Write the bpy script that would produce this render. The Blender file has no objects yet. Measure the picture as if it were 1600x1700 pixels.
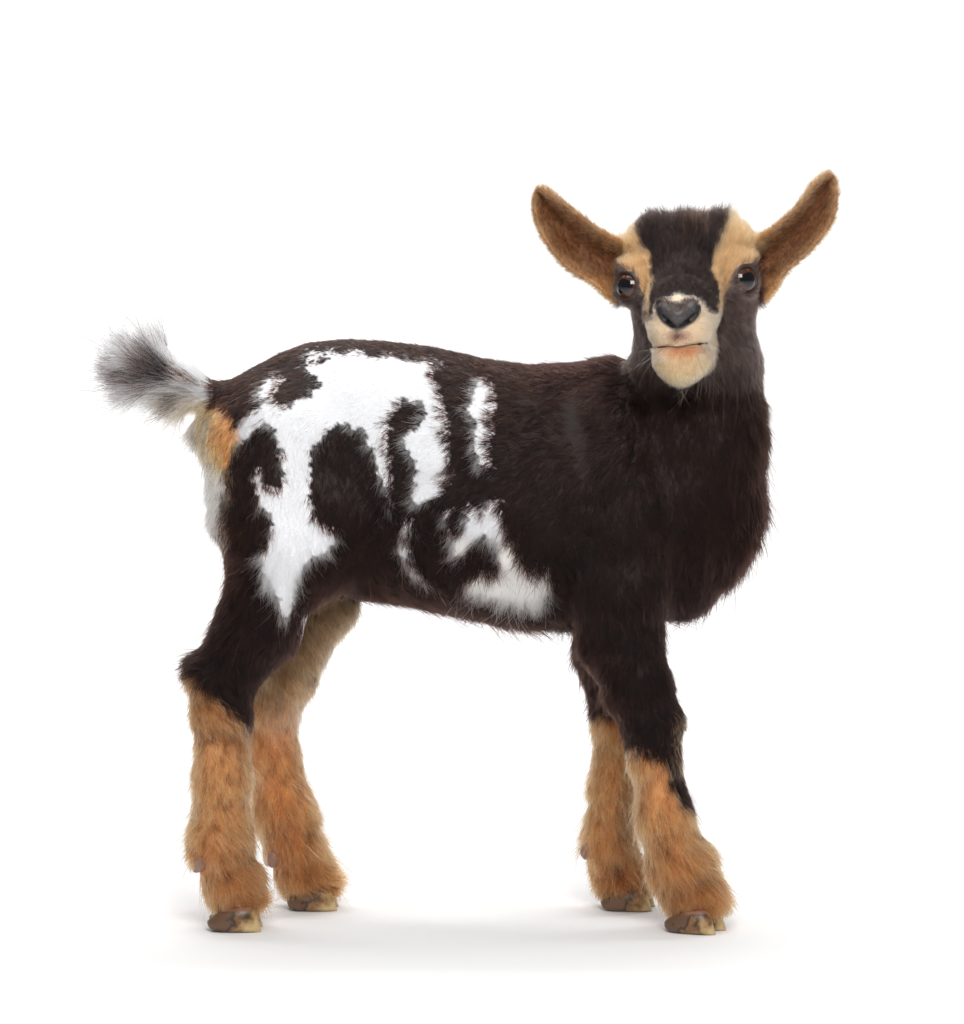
import bpy, math, os
import numpy as np
from mathutils import Vector, Matrix, kdtree

import time
T0 = time.time()
rng = np.random.default_rng(7)
sc = bpy.context.scene
col = sc.collection

# ------------------------------------------------------------------ camera
S = 0.0004                      # metres for one photograph pixel at the goat's midplane
DIST = 2.6
FPX = DIST / S
TH = math.radians(5.0)
FWD = np.array([0, math.cos(TH), -math.sin(TH)])
UP = np.array([0, math.sin(TH), math.cos(TH)])
RIGHT = np.array([1.0, 0, 0])


def ray(px, py):
    return FWD + RIGHT * ((px - 800) / FPX) + UP * ((850 - py) / FPX)


_r = ray(390, 1541)
_c0 = -FWD * DIST
_t = (-90 * S - _c0[1]) / _r[1]
CAM = np.array([0, _c0[1], -_t * _r[2]])          # near hoof stands on z = 0

cam = bpy.data.objects.new('camera', bpy.data.cameras.new('camera'))
col.objects.link(cam)
cam.location = CAM
cam.rotation_euler = (math.pi / 2 - TH, 0, 0)
cam.data.sensor_fit = 'HORIZONTAL'
cam.data.sensor_width = 36
cam.data.lens = 36 * FPX / 1600
cam.data.clip_start = 0.05
cam.data.clip_end = 100
sc.camera = cam

# ------------------------------------------------------------------ light and exposure
W = bpy.data.worlds.new('World')
sc.world = W
W.use_nodes = True
bg = W.node_tree.nodes['Background']
bg.inputs[0].default_value = (1, 1, 1, 1)
bg.inputs[1].default_value = 0.14


def softbox(name, loc, target, sx, sy, power):
    l = bpy.data.lights.new(name, 'AREA')
    l.shape = 'RECTANGLE'
    l.size = sx
    l.size_y = sy
    l.energy = power
    o = bpy.data.objects.new(name, l)
    col.objects.link(o)
    o.location = loc
    o.rotation_euler = (Vector(target) - Vector(loc)).to_track_quat('-Z', 'Y').to_euler()
    return o


softbox('softbox_key', (0.12, -1.4, 1.15), (0.1, 0, 0.22), 0.74, 0.66, 21)
softbox('softbox_top', (-0.1, -0.25, 2.2), (0, -0.05, 0.2), 1.5, 1.1, 19)
softbox('added_backdrop_lamp', (0, 1.2, 3.4), (0, 2.9, 0.6), 5.5, 0.8, 142)  # unseen lamp added to bring the paper sweep up to white

sc.view_settings.view_transform = 'Standard'
sc.view_settings.look = 'None'
sc.view_settings.exposure = 0.0
sc.view_settings.gamma = 1.0
sc.view_settings.use_curve_mapping = False
sc.cycles.use_denoising = True
sc.cycles.max_bounces = 14
sc.cycles.diffuse_bounces = 6
sc.cycles.glossy_bounces = 6
sc.cycles.transmission_bounces = 12
sc.cycles.transparent_max_bounces = 8
sc.cycles_curves.shape = 'RIBBONS'
sc.cycles_curves.subdivisions = 2
HAIR = float(os.environ.get('HAIR', '1'))


# ------------------------------------------------------------------ helpers
def P(px, py, d):
    """photograph pixel + depth (in pixels of 0.4 mm, negative towards the camera) -> world point"""
    r = ray(px, py)
    t = (d * S - CAM[1]) / r[1]
    return CAM + r * t


def RS(r, d):
    return r * S * (DIST + d * S) / DIST


def to_px(p):
    q = p - CAM
    z = q @ FWD
    return 800 + FPX * (q @ RIGHT) / z, 850 - FPX * (q @ UP) / z, p[:, 1] / S


def new_mat(name):
    m = bpy.data.materials.new(name)
    m.use_nodes = True
    nt = m.node_tree
    return m, nt, nt.nodes['Principled BSDF']


def mesh_obj(name, verts, faces, mat, parent=None, smooth=True):
    me = bpy.data.meshes.new(name)
    me.from_pydata([tuple(v) for v in verts], [], [tuple(f) for f in faces])
    me.update()
    if smooth:
        me.polygons.foreach_set('use_smooth', [True] * len(me.polygons))
    o = bpy.data.objects.new(name, me)
    col.objects.link(o)
    o.data.materials.append(mat)
    if parent:
        o.parent = parent
        o.matrix_parent_inverse = parent.matrix_world.inverted()
    return o


def srgb(r, g, b):
    c = np.array([r, g, b], float) / 255
    return np.where(c <= 0.04045, c / 12.92, ((c + 0.055) / 1.055) ** 2.4)


# ------------------------------------------------------------------ the setting: one white seamless paper sweep
bm_, nt, pb = new_mat('seamless_paper')
pb.inputs['Base Color'].default_value = (0.82, 0.82, 0.82, 1)
pb.inputs['Roughness'].default_value = 0.75
pb.inputs['Specular IOR Level'].default_value = 0.25
noi = nt.nodes.new('ShaderNodeTexNoise')
noi.inputs['Scale'].default_value = 180
bp = nt.nodes.new('ShaderNodeBump')
bp.inputs['Strength'].default_value = 0.03
nt.links.new(noi.outputs[0], bp.inputs['Height'])
nt.links.new(bp.outputs[0], pb.inputs['Normal'])
prof = [(-4.2, 0.0), (-1, 0.0), (1.0, 0.0), (1.9, 0.0)]
for a in range(1, 13):
    t = a / 12 * math.pi / 2
    prof.append((1.9 + 1.1 * math.sin(t), 1.1 - 1.1 * math.cos(t)))
prof += [(3.0, 3.0), (3.0, 4.5)]
vv, ff = [], []
for (y, z) in prof:
    vv += [(-4.5, y, z), (4.5, y, z)]
for i in range(len(prof) - 1):
    ff.append((2 * i, 2 * i + 1, 2 * i + 3, 2 * i + 2))
backdrop = mesh_obj('backdrop', vv, ff, bm_)
backdrop['kind'] = 'structure'
backdrop['label'] = 'white seamless paper sweep under and behind the goat'

# ------------------------------------------------------------------ goat: implicit body
PRIMS = []                                        # (kind, data, blend)


def cone(a, b, k=30):
    """tapered capsule between (px,py,d,r) points"""
    A, B = P(*a[:3]), P(*b[:3])
    PRIMS.append(('cone', (A, B, RS(a[3], a[2]), RS(b[3], b[2])), k * S))


def chain(pts, k=30):
    for a, b in zip(pts[:-1], pts[1:]):
        cone(a, b, k)


def ell(c, radii, k=30, axes=None):
    PRIMS.append(('ell', (P(*c), np.array(radii, float) * S, np.eye(3) if axes is None else axes), k * S))


# torso stations: x, top, bottom, half width (all photograph pixels)
TOR = np.array([
    [345, 664, 750, 20], [360, 650, 830, 50], [385, 632, 900, 80], [420, 611, 950, 102], [460, 590, 975, 116],
    [510, 570, 985, 126], [570, 564, 985, 132], [640, 568, 992, 140], [720, 578, 1006, 150], [800, 598, 1020, 155],
    [880, 609, 1026, 152], [950, 606, 1026, 142], [1010, 597, 1022, 130], [1070, 602, 1012, 118],
    [1130, 640, 995, 100], [1170, 700, 960, 84], [1195, 770, 900, 40]], float)
_tx = np.array([P(r[0], 0.5 * (r[1] + r[2]), 0)[0] for r in TOR])
_tt = np.array([P(r[0], r[1], 0)[2] for r in TOR])
_tb = np.array([P(r[0], r[2], 0)[2] for r in TOR])
_tw = TOR[:, 3] * S
_fx = np.linspace(_tx[0], _tx[-1], 400)


def _sm(v):
    w = np.interp(_fx, _tx, v)
    ker = np.hanning(25)
    ker /= ker.sum()
    pad = np.concatenate([np.full(12, w[0]), w, np.full(12, w[-1])])
    return np.convolve(pad, ker, 'valid')


_tt, _tb, _tw = _sm(_tt), _sm(_tb), _sm(_tw)


def torso_sdf(p):
    x = np.clip(p[:, 0], _fx[0], _fx[-1])
    top, bot, w = np.interp(x, _fx, _tt), np.interp(x, _fx, _tb), np.interp(x, _fx, _tw)
    zc, hh = 0.5 * (top + bot), 0.5 * (top - bot)
    q = (np.abs(p[:, 1] / w) ** 2.25 + np.abs((p[:, 2] - zc) / hh) ** 2.25) ** (1 / 2.25)
    f = (q - 1) * np.minimum(w, hh)
    return np.hypot(np.maximum(f, 0), p[:, 0] - x) + np.minimum(f, 0)


# hindquarters
chain([(470, 720, -62, 92), (455, 860, -72, 92)])
chain([(400, 735, -50, 48), (402, 840, -58, 42)], 45)
chain([(400, 735, 50, 48), (402, 840, 58, 42)], 45)
chain([(540, 860, -85, 62), (520, 930, -85, 58)], 40)
chain([(468, 930, -80, 88), (432, 1035, -84, 60), (378, 1125, -88, 45)], 30)
chain([(430, 1000, -84, 24), (334, 1106, -88, 13)], 26)
chain([(332, 1106, -88, 14), (352, 1180, -88, 24)], 26)
chain([(374, 1130, -88, 43), (369, 1180, -88, 42), (368, 1290, -88, 40), (366, 1385, -88, 43), (364, 1412, -88, 43),
       (384, 1458, -88, 39), (388, 1484, -88, 34)], 18)
chain([(480, 740, 66, 88), (520, 890, 72, 82), (540, 1000, 80, 46), (478, 1120, 85, 40), (455, 1175, 88, 36),
       (452, 1250, 88, 38), (470, 1345, 88, 45), (488, 1410, 88, 41), (502, 1450, 88, 36), (510, 1468, 88, 32)], 20)
# fore legs
chain([(1015, 700, -80, 60), (1045, 880, -86, 78), (1028, 980, -88, 74), (1032, 1060, -90, 60), (1060, 1140, -91, 49),
       (1083, 1200, -92, 45), (1086, 1250, -91, 36), (1102, 1350, -90, 38), (1128, 1435, -90, 44), (1148, 1484, -90, 40),
       (1156, 1494, -90, 34)], 22)
chain([(1030, 700, 80, 60), (1035, 880, 86, 76), (1012, 980, 86, 64), (1015, 1080, 87, 50), (1028, 1200, 88, 37), (1018, 1300, 88, 32),
       (1010, 1405, 89, 38), (1028, 1450, 90, 36), (1038, 1468, 90, 32)], 20)
# chest and neck
ell((1146, 850, -10), (104, 92, 112), 45)
ell((1108, 938, -5), (84, 80, 72), 40)
chain([(1130, 850, 0, 112), (1152, 720, -12, 106), (1158, 610, -22, 92), (1152, 500, -35, 80)], 30)
# tail core
chain([(392, 668, 0, 30), (325, 648, 0, 20), (262, 622, 0, 15), (215, 600, 0, 9)], 14)
# head
ell((1104, 436, -52), (62, 72, 60), 30)
ell((1184, 432, -52), (62, 72, 60), 30)
ell((1078, 402, -66), (33, 36, 27), 22)
ell((1208, 397, -66), (33, 36, 27), 22)
chain([(1143, 462, -70, 84), (1132, 508, -170, 54)], 30)
cone((1110, 520, -165, 38), (1108, 548, -215, 28), 24)
cone((1152, 518, -165, 38), (1150, 545, -215, 28), 24)
ell((1126, 520, -225), (34, 40, 26), 22)
ell((1107, 551, -226), (25, 34, 26), 16)
ell((1152, 548, -226), (26, 34, 26), 16)
chain([(1143, 565, -100, 58), (1131, 594, -212, 36)], 22)
ell((1131, 597, -220), (42, 38, 31), 16)
cone((1098, 510, -70, 48), (1118, 590, -70, 55), 26)
cone((1202, 505, -72, 50), (1182, 590, -70, 60), 26)
# eye sockets
EYES = [((1049, 475, -97), np.array([-0.66, -0.75, 0.03])), ((1228, 464, -103), np.array([0.60, -0.80, 0.02]))]
EYE_R = 26.5
for (c, n) in EYES:
    ell(c, (30, 30, 30), 20)
for (x_, y_, d_) in ((1046, 440, -92), (1232, 428, -94)):
    ell((x_, y_, d_), (18, 16, 7), 24)


# ears: cupped sheets given by upper edge, cup floor and lower edge
def ear_points(st):
    st = np.array(st, float)                                   # (n,3,3)
    n = len(st)
    tt = np.linspace(0, n - 1, 44)
    i = np.clip(tt.astype(int), 0, n - 2)
    # catmull-rom through stations
    def cr(k):
        p = st[:, k]
        pp = np.vstack([2 * p[0] - p[1], p, 2 * p[-1] - p[-2]])
        u = (tt - i)[:, None]
        a, b, c, d = pp[i], pp[i + 1], pp[i + 2], pp[i + 3]
        return 0.5 * ((2 * b) + (-a + c) * u + (2 * a - 5 * b + 4 * c - d) * u ** 2 + (-a + 3 * b - 3 * c + d) * u ** 3)
    U, M, L = cr(0), cr(1), cr(2)
    out = []
    for v in np.linspace(-1, 1, 27):
        lu, lm, ll = v * (v - 1) / 2, 1 - v * v, v * (v + 1) / 2
        q = U * lu + M * lm + L * ll
        out.append(q)
    q = np.concatenate(out)
    return np.array([P(*a) for a in q])


EAR_L = [[(1078, 415, -40), (1072, 452, -20), (1068, 490, -48)], [(1040, 404, -46), (1032, 450, -12), (1026, 500, -56)], [(1000, 386, -58), (988, 425, -8), (986, 470, -66)],
         [(960, 357, -58), (947, 395, -8), (940, 442, -64)], [(926, 330, -50), (914, 358, -12), (905, 398, -54)],
         [(905, 315, -38), (898, 332, -18), (889, 360, -40)], [(895, 314, -30), (892, 320, -24), (887, 330, -30)]]
EAR_R = [[(1208, 412, -42), (1214, 448, -22), (1220, 490, -50)], [(1248, 402, -48), (1256, 445, -14), (1264, 500, -60)], [(1285, 378, -58), (1298, 412, -10), (1300, 455, -66)],
         [(1320, 346, -60), (1338, 375, -10), (1345, 414, -66)], [(1347, 310, -50), (1363, 333, -14), (1379, 368, -54)],
         [(1363, 295, -40), (1374, 306, -20), (1387, 325, -42)], [(1374, 290, -32), (1380, 294, -28), (1386, 302, -32)]]
EARS = [ear_points(EAR_L), ear_points(EAR_R)]
for e in EARS:
    kd = kdtree.KDTree(len(e))
    for i_, q_ in enumerate(e):
        kd.insert(q_, i_)
    kd.balance()
    PRIMS.append(('pts', (e, 4.6 * S, kd), 9 * S))

CARVE = []                                        # subtractive details, added once the surface is known


def smin(a, b, k):
    h = np.maximum(k - np.abs(a - b), 0) / k
    return np.minimum(a, b) - h * h * k * 0.25


def seg_dist(p, A, B):
    ab = B - A
    t = np.clip(((p - A) @ ab) / (ab @ ab), 0, 1)
    return np.linalg.norm(p - A - t[:, None] * ab, axis=1), t


def prim_box(kind, d, k):
    m = k + 40 * S
    if kind == 'cone':
        lo = np.minimum(d[0] - d[2], d[1] - d[3])
        hi = np.maximum(d[0] + d[2], d[1] + d[3])
    elif kind == 'ell':
        r = np.full(3, d[1].max())
        lo, hi = d[0] - r, d[0] + r
    else:
        lo, hi = d[0].min(0) - d[1], d[0].max(0) + d[1]
        m = k + 12 * S
    return lo - m, hi + m


def prim_val(kind, d, p):
    if kind == 'cone':
        dist, t = seg_dist(p, d[0], d[1])
        return dist - (d[2] + (d[3] - d[2]) * t)
    if kind == 'ell':
        q = (p - d[0]) @ d[2].T
        k0 = np.linalg.norm(q / d[1], axis=1)
        k1 = np.linalg.norm(q / d[1] ** 2, axis=1) + 1e-9
        return k0 * (k0 - 1) / k1
    find = d[2].find
    return np.array([find(q)[2] for q in p.tolist()]) - d[1]


def sdf(p):
    f = torso_sdf(p)
    px_, py_, pz_ = (np.ascontiguousarray(p[:, i]) for i in range(3))
    for kind, d, k in PRIMS:
        lo, hi = prim_box(kind, d, k)
        m = np.flatnonzero((px_ > lo[0]) & (px_ < hi[0]) & (pz_ > lo[2]) & (pz_ < hi[2]) & (py_ > lo[1]) & (py_ < hi[1]))
        if len(m):
            f[m] = smin(f[m], prim_val(kind, d, p[m]), k)
    for kind, d, k in CARVE:
        lo, hi = prim_box(kind, d, k)
        m = np.flatnonzero((px_ > lo[0]) & (px_ < hi[0]) & (pz_ > lo[2]) & (pz_ < hi[2]) & (py_ > lo[1]) & (py_ < hi[1]))
        if len(m):
            f[m] = -smin(-f[m], prim_val(kind, d, p[m]), k)
    return f


def grad(p, e=0.0004):
    g = np.empty_like(p)
    for i in range(3):
        o = np.zeros(3)
        o[i] = e
        g[:, i] = sdf(p + o) - sdf(p - o)
    return g / (2 * e)


def surf(px, py, d0=-340, d1=0):
    """depth at which the line of sight through a pixel meets the surface"""
    ds = np.arange(d0, d1, 1.0)
    f = sdf(np.array([P(px, py, d) for d in ds]))
    i = np.argmax(f < 0)
    return ds[i]


def groove(pts, r, k=4, sink=0.0):
    q = [(x, y, surf(x, y) + sink, rr) for (x, y), rr in zip(pts, r)]
    out = []
    for a, b in zip(q[:-1], q[1:]):
        out.append(('cone', (P(*a[:3]), P(*b[:3]), a[3] * S, b[3] * S), k * S))
    return out


# eyelid openings
eye_frames = []
for (c, n) in EYES:
    n = n / np.linalg.norm(n)
    u = np.cross(np.array([0, 0, 1.0]), n)
    u /= np.linalg.norm(u)
    v = np.cross(n, u)
    fr = np.array([u, v, n])
    eye_frames.append((P(*c), fr))
    cc = P(*c) + n * 30 * S
    CARVE.append(('ell', (cc, np.array([25, 23, 24]) * S, fr), 4 * S))

# nose pad, nostrils, lips
nose_add = []
for (x, y, r) in [(1104, 512, 16), (1146, 510, 16), (1125, 523, 18)]:
    nose_add.append(('ell', (P(x, y, surf(x, y) + r * 0.45), np.array([r, r, r]) * S, np.eye(3)), 10 * S))
lip_add = []
for (x, y, r) in [(1131, 590, 16), (1112, 592, 14), (1150, 590, 14)]:
    lip_add.append(('ell', (P(x, y, surf(x, y) + r * 0.7), np.array([r, r, r * 0.8]) * S, np.eye(3)), 8 * S))
PRIMS += nose_add + lip_add
g = groove([(1093, 514), (1097, 523), (1104, 530), (1112, 536), (1118, 541)], [3.2, 5.6, 6.6, 5.2, 2.4], 3, 3.0)
g += groove([(1160, 511), (1155, 522), (1147, 529), (1138, 535), (1131, 540)], [3.2, 5.6, 6.6, 5.2, 2.4], 3, 3.0)
g += groove([(1124, 545), (1123, 556), (1123, 572)], [1.6, 1.8, 1.4], 3)
g += groove([(1080, 581), (1090, 577), (1107, 575), (1124, 576.5), (1140, 574), (1160, 571), (1178, 570), (1188, 574)],
            [1.5, 2.2, 2.6, 2.6, 2.6, 2.6, 2.4, 1.5], 3)
CARVE += g


# ------------------------------------------------------------------ polygonise (surface nets on a sparse grid)
def surface_nets():
    h = 4.0 * S
    B = 5                                                     # fine cells for one coarse cell
    lo = np.array([P(180, 850, 0)[0], -340 * S, 0.0])
    hi = np.array([P(1420, 850, 0)[0], 210 * S, P(800, 260, 0)[2]])
    nb = np.ceil((hi - lo) / (h * B)).astype(int) + 1
    H = h * B
    ii = np.stack(np.meshgrid(*[np.arange(n) for n in nb], indexing='ij'), -1).reshape(-1, 3)
    f = sdf(lo + (ii + 0.5) * H - 0.5 * h).reshape(nb)
    nf = nb * B
    F = np.repeat(np.repeat(np.repeat(np.where(f > 0, 1.0, -1.0), B, 0), B, 1), B, 2).astype(np.float32)
    act = np.argwhere(np.abs(f) < H * 1.15)
    loc = np.stack(np.meshgrid(*[np.arange(B)] * 3, indexing='ij'), -1).reshape(-1, 3)
    idx = (act[:, None, :] * B + loc[None]).reshape(-1, 3)
    F[idx[:, 0], idx[:, 1], idx[:, 2]] = sdf(lo + idx * h) / h
    ins = F < 0
    sl = lambda a, d: a[d[0]:a.shape[0] - 1 + d[0], d[1]:a.shape[1] - 1 + d[1], d[2]:a.shape[2] - 1 + d[2]]
    offs = [(i, j, k) for i in (0, 1) for j in (0, 1) for k in (0, 1)]
    cnt = sum(sl(ins, o).astype(np.int8) for o in offs)
    cells = np.argwhere((cnt > 0) & (cnt < 8))
    vid = np.full(np.array(F.shape) - 1, -1, np.int64)
    vid[tuple(cells.T)] = np.arange(len(cells))
    acc = np.zeros((len(cells), 3))
    n = np.zeros(len(cells))
    for a in range(8):
        for ax in range(3):
            if offs[a][ax] == 0:
                o0 = np.array(offs[a])
                o1 = o0.copy()
                o1[ax] = 1
                f0 = F[tuple((cells + o0).T)]
                f1 = F[tuple((cells + o1).T)]
                m = (f0 < 0) != (f1 < 0)
                t = f0 / np.where(m, f0 - f1, 1)
                pt = np.tile(o0.astype(float), (len(cells), 1))
                pt[:, ax] += t
                acc[m] += pt[m]
                n[m] += 1
    V = lo + (cells + acc / n[:, None]) * h
    faces = []
    for ax in range(3):
        o = [0, 0, 0]
        o[ax] = 1
        a = ins[:ins.shape[0] - o[0], :ins.shape[1] - o[1], :ins.shape[2] - o[2]]
        b = ins[o[0]:, o[1]:, o[2]:]
        e = np.argwhere(a != b)
        b1, b2 = (ax + 1) % 3, (ax + 2) % 3
        e = e[(e[:, b1] > 0) & (e[:, b2] > 0) & np.all(e < np.array(vid.shape), axis=1)]
        d1 = np.zeros(3, int)
        d1[b1] = 1
        d2 = np.zeros(3, int)
        d2[b2] = 1
        q = np.stack([vid[tuple(x.T)] for x in (e - d1 - d2, e - d2, e, e - d1)], 1)
        flip = ~a[tuple(e.T)]
        q[flip] = q[flip][:, ::-1]
        faces.append(q)
    Fc = np.concatenate(faces)
    return V, Fc[np.all(Fc >= 0, axis=1)]


print('T carve', time.time() - T0)
V, Q = surface_nets()
print('T nets', time.time() - T0)
# keep the one connected body
par = np.arange(len(V))
for _ in range(200):
    m = par[Q].min(1)
    old = par.copy()
    for c in range(4):
        np.minimum.at(par, Q[:, c], m)
    par = par[par]
    if (par == old).all():
        break
main = np.bincount(par).argmax()
Q = Q[par[Q[:, 0]] == main]


print('T conn', time.time() - T0)


def subdivide(V, Q, sel):
    """split the chosen quads in four; neighbours keep their corners (tiny T joints lie on the surface)"""
    keep, q = Q[~sel], Q[sel]
    e = np.stack([q, np.roll(q, -1, 1)], 2)
    es = np.sort(e.reshape(-1, 2), 1)
    u, inv = np.unique(es, axis=0, return_inverse=True)
    inv = inv.reshape(-1, 4)
    n0 = len(V)
    mid = V[u].mean(1)
    cen = V[q].mean(1)
    V2 = np.vstack([V, mid, cen])
    em = inv + n0
    c = n0 + len(mid) + np.arange(len(q))
    new = [np.stack([q[:, i], em[:, i], c, em[:, i - 1]], 1) for i in range(4)]
    # neighbours: turn quads that touch a split edge into polygons with the extra corner
    split = {tuple(x): n0 + i for i, x in enumerate(u)}
    rest, ngon = [], []
    ke = np.sort(np.stack([keep, np.roll(keep, -1, 1)], 2).reshape(-1, 2), 1).reshape(-1, 4, 2)
    key = ke[..., 0].astype(np.int64) * (len(V) + 1) + ke[..., 1]
    ukey = u[:, 0].astype(np.int64) * (len(V) + 1) + u[:, 1]
    touch = np.isin(key, ukey).any(1)
    for qq, kk in zip(keep[touch], ke[touch]):
        poly = []
        for i in range(4):
            poly.append(qq[i])
            s = split.get(tuple(kk[i]))
            if s is not None:
                poly.append(s)
        ngon.append(poly)
    return V2, np.vstack([keep[~touch]] + new), ngon


def face_sel(V, Q, box):
    c = V[Q].mean(1)
    x, y, d = to_px(c)
    return (x > box[0]) & (x < box[1]) & (y > box[2]) & (y < box[3]) & (d > box[4]) & (d < box[5])


NG = []
N_NETS = len(V)
sel = face_sel(V, Q, (1005, 1275, 430, 650, -400, -70))
V, Q, ng = subdivide(V, Q, sel)
NG += ng
x, y, d = to_px(V[Q].mean(1))
sel = ((x > 1060) & (x < 1205) & (y > 485) & (y < 625) & (d < -190)) | ((x > 1012) & (x < 1075) & (y > 445) & (y < 505) & (d < -80)) | ((x > 1200) & (x < 1262) & (y > 435) & (y < 495) & (d < -80))
V, Q, ng = subdivide(V, Q, sel)
NG += ng
print('T subd', time.time() - T0)
hot = np.arange(N_NETS, len(V))
for it in range(2):
    f = sdf(V[hot])
    g_ = grad(V[hot])
    st = f[:, None] * g_ / np.maximum((g_ ** 2).sum(1), 0.2)[:, None]
    ln = np.linalg.norm(st, axis=1)
    st *= np.minimum(1, 2.0 * S / np.maximum(ln, 1e-9))[:, None]
    V[hot] -= st
nrm = grad(V)
nrm /= np.linalg.norm(nrm, axis=1)[:, None] + 1e-12

goat = bpy.data.objects.new('goat', None)
col.objects.link(goat)
goat.location = (0, 0, 0)
goat['label'] = 'dark brown goat kid with white patches and tan legs standing on white paper'
goat['category'] = 'goat'

body_mat, bnt, bpb = new_mat('goat_skin')
att = bnt.nodes.new('ShaderNodeAttribute')
att.attribute_name = 'coat'
bnt.links.new(att.outputs['Color'], bpb.inputs['Base Color'])
att2 = bnt.nodes.new('ShaderNodeAttribute')
att2.attribute_name = 'wet'
mr = bnt.nodes.new('ShaderNodeMapRange')
mr.inputs['To Min'].default_value = 0.8
mr.inputs['To Max'].default_value = 0.28
bnt.links.new(att2.outputs['Fac'], mr.inputs['Value'])
bnt.links.new(mr.outputs[0], bpb.inputs['Roughness'])
sn = bnt.nodes.new('ShaderNodeTexNoise')
sn.inputs['Scale'].default_value = 900
sn.inputs['Detail'].default_value = 3
sb = bnt.nodes.new('ShaderNodeBump')
sb.inputs['Strength'].default_value = 0.25
sb.inputs['Distance'].default_value = 0.0006
bnt.links.new(sn.outputs[0], sb.inputs['Height'])
bnt.links.new(sb.outputs[0], bpb.inputs['Normal'])

allf = [tuple(q) for q in Q.tolist()] + [tuple(p) for p in NG]
used = np.zeros(len(V), bool)
body = mesh_obj('body', V.tolist(), allf, body_mat, goat)
body['label'] = 'continuous dark brown, white and tan body of the goat kid'
print('T body', time.time() - T0)
print('body verts', len(V), 'faces', len(allf))
# ------------------------------------------------------------------ coat pattern
def vnoise(p, cell, seed=0):
    q = p / cell + seed * 17.31
    i = np.floor(q).astype(np.int64)
    f = q - i
    f = f * f * (3 - 2 * f)

    def hsh(a, b, c):
        n = (a * 374761393 + b * 668265263 + c * 2147483647 + seed * 974711) & 0x7fffffff
        n = ((n ^ (n >> 13)) * 1274126177) & 0x7fffffff
        return ((n ^ (n >> 16)) & 0xffff) / 65535.0
    out = 0
    for dx in (0, 1):
        for dy in (0, 1):
            for dz in (0, 1):
                w = (f[:, 0] if dx else 1 - f[:, 0]) * (f[:, 1] if dy else 1 - f[:, 1]) * (f[:, 2] if dz else 1 - f[:, 2])
                out = out + w * hsh(i[:, 0] + dx, i[:, 1] + dy, i[:, 2] + dz)
    return out


def inpoly(x, y, poly):
    poly = np.array(poly, float)
    lo, hi = poly.min(0), poly.max(0)
    r = np.zeros(len(x), bool)
    m = np.flatnonzero((x > lo[0]) & (x < hi[0]) & (y > lo[1]) & (y < hi[1]))
    if not len(m):
        return r
    xs, ys = x[m], y[m]
    c = np.zeros(len(m), bool)
    for (x1, y1), (x2, y2) in zip(poly, np.roll(poly, -1, 0)):
        if y1 == y2:
            continue
        k = ((y1 > ys) != (y2 > ys)) & (xs < (x2 - x1) * (ys - y1) / (y2 - y1) + x1)
        c ^= k
    r[m] = c
    return r


WHITE = [
    [(522, 588), (548, 583), (580, 585), (610, 589), (650, 593), (690, 598), (725, 604), (744, 609), (732, 612), (721, 622),
     (724, 640), (731, 660), (740, 690), (744, 720), (748, 740), (743, 765), (754, 790), (746, 812), (726, 826), (708, 834), (694, 832),
     (684, 815), (694, 790), (688, 765), (674, 740), (670, 725), (680, 715), (694, 705), (711, 690), (709, 672), (692, 667),
     (668, 668), (656, 682), (644, 700), (640, 720), (646, 750), (649, 780), (645, 810), (654, 836), (658, 850), (648, 846),
     (636, 808), (629, 783), (622, 763), (614, 736), (610, 716), (598, 702), (588, 708), (575, 703), (562, 699), (547, 702),
     (537, 719), (522, 739), (515, 760), (514, 795), (516, 826), (523, 850), (536, 866), (549, 873), (566, 872), (564, 897),
     (546, 910), (526, 920), (510, 936), (498, 956), (490, 976), (488, 995), (482, 1012), (472, 1028), (464, 1018),
     (464, 997), (454, 977), (444, 957), (434, 938), (430, 924), (440, 909), (446, 890), (453, 866), (447, 850), (430, 843),
     (425, 825), (423, 780), (432, 780), (440, 804), (455, 812), (468, 807), (471, 793), (466, 769), (461, 735), (459, 717),
     (446, 708), (438, 698), (428, 705), (420, 722), (412, 735), (401, 735), (393, 726), (392, 708), (402, 691), (414, 685),
     (427, 678), (436, 661), (430, 650), (434, 640), (446, 630), (459, 624), (472, 625), (467, 636), (456, 647), (453, 662),
     (462, 674), (474, 679), (484, 675), (500, 664), (525, 652), (533, 643), (530, 629), (517, 620), (510, 607), (524, 602),
     (512, 599), (508, 591), (514, 583)],
    [(797, 627), (810, 631), (819, 644), (825, 660), (822, 680), (816, 695), (818, 715), (815, 740), (813, 760), (818, 775),
     (806, 773), (797, 762), (790, 746), (786, 727), (794, 712), (792, 698), (780, 688), (778, 673), (785, 658), (792, 643)],
    [(696, 860), (686, 868), (681, 884), (678, 902), (681, 918), (683, 934), (692, 948), (706, 960), (716, 970), (692, 963),
     (672, 948), (664, 927), (660, 903), (664, 880), (676, 864)],
    [(824, 826), (832, 834), (840, 860), (845, 885), (853, 900), (861, 918), (866, 928), (870, 938), (886, 940), (902, 944),
     (916, 952), (909, 986), (900, 996), (880, 998), (860, 996), (840, 992), (820, 990), (808, 990), (802, 984), (784, 982),
     (766, 980), (768, 962), (792, 952), (815, 944), (829, 936), (832, 928), (827, 908), (817, 896), (808, 887), (799, 886),
     (791, 896), (782, 910), (772, 920), (758, 920), (750, 914), (754, 900), (762, 890), (748, 895), (743, 886), (752, 875),
     (762, 880), (774, 870), (780, 860), (770, 850), (780, 841), (794, 839), (804, 846), (814, 836)],
    [(733, 864), (741, 849), (750, 842), (757, 846), (751, 856), (742, 869)],
    [(503, 1006), (513, 1014), (522, 1036), (527, 1058), (522, 1070), (515, 1058), (507, 1036)],
]
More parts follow.
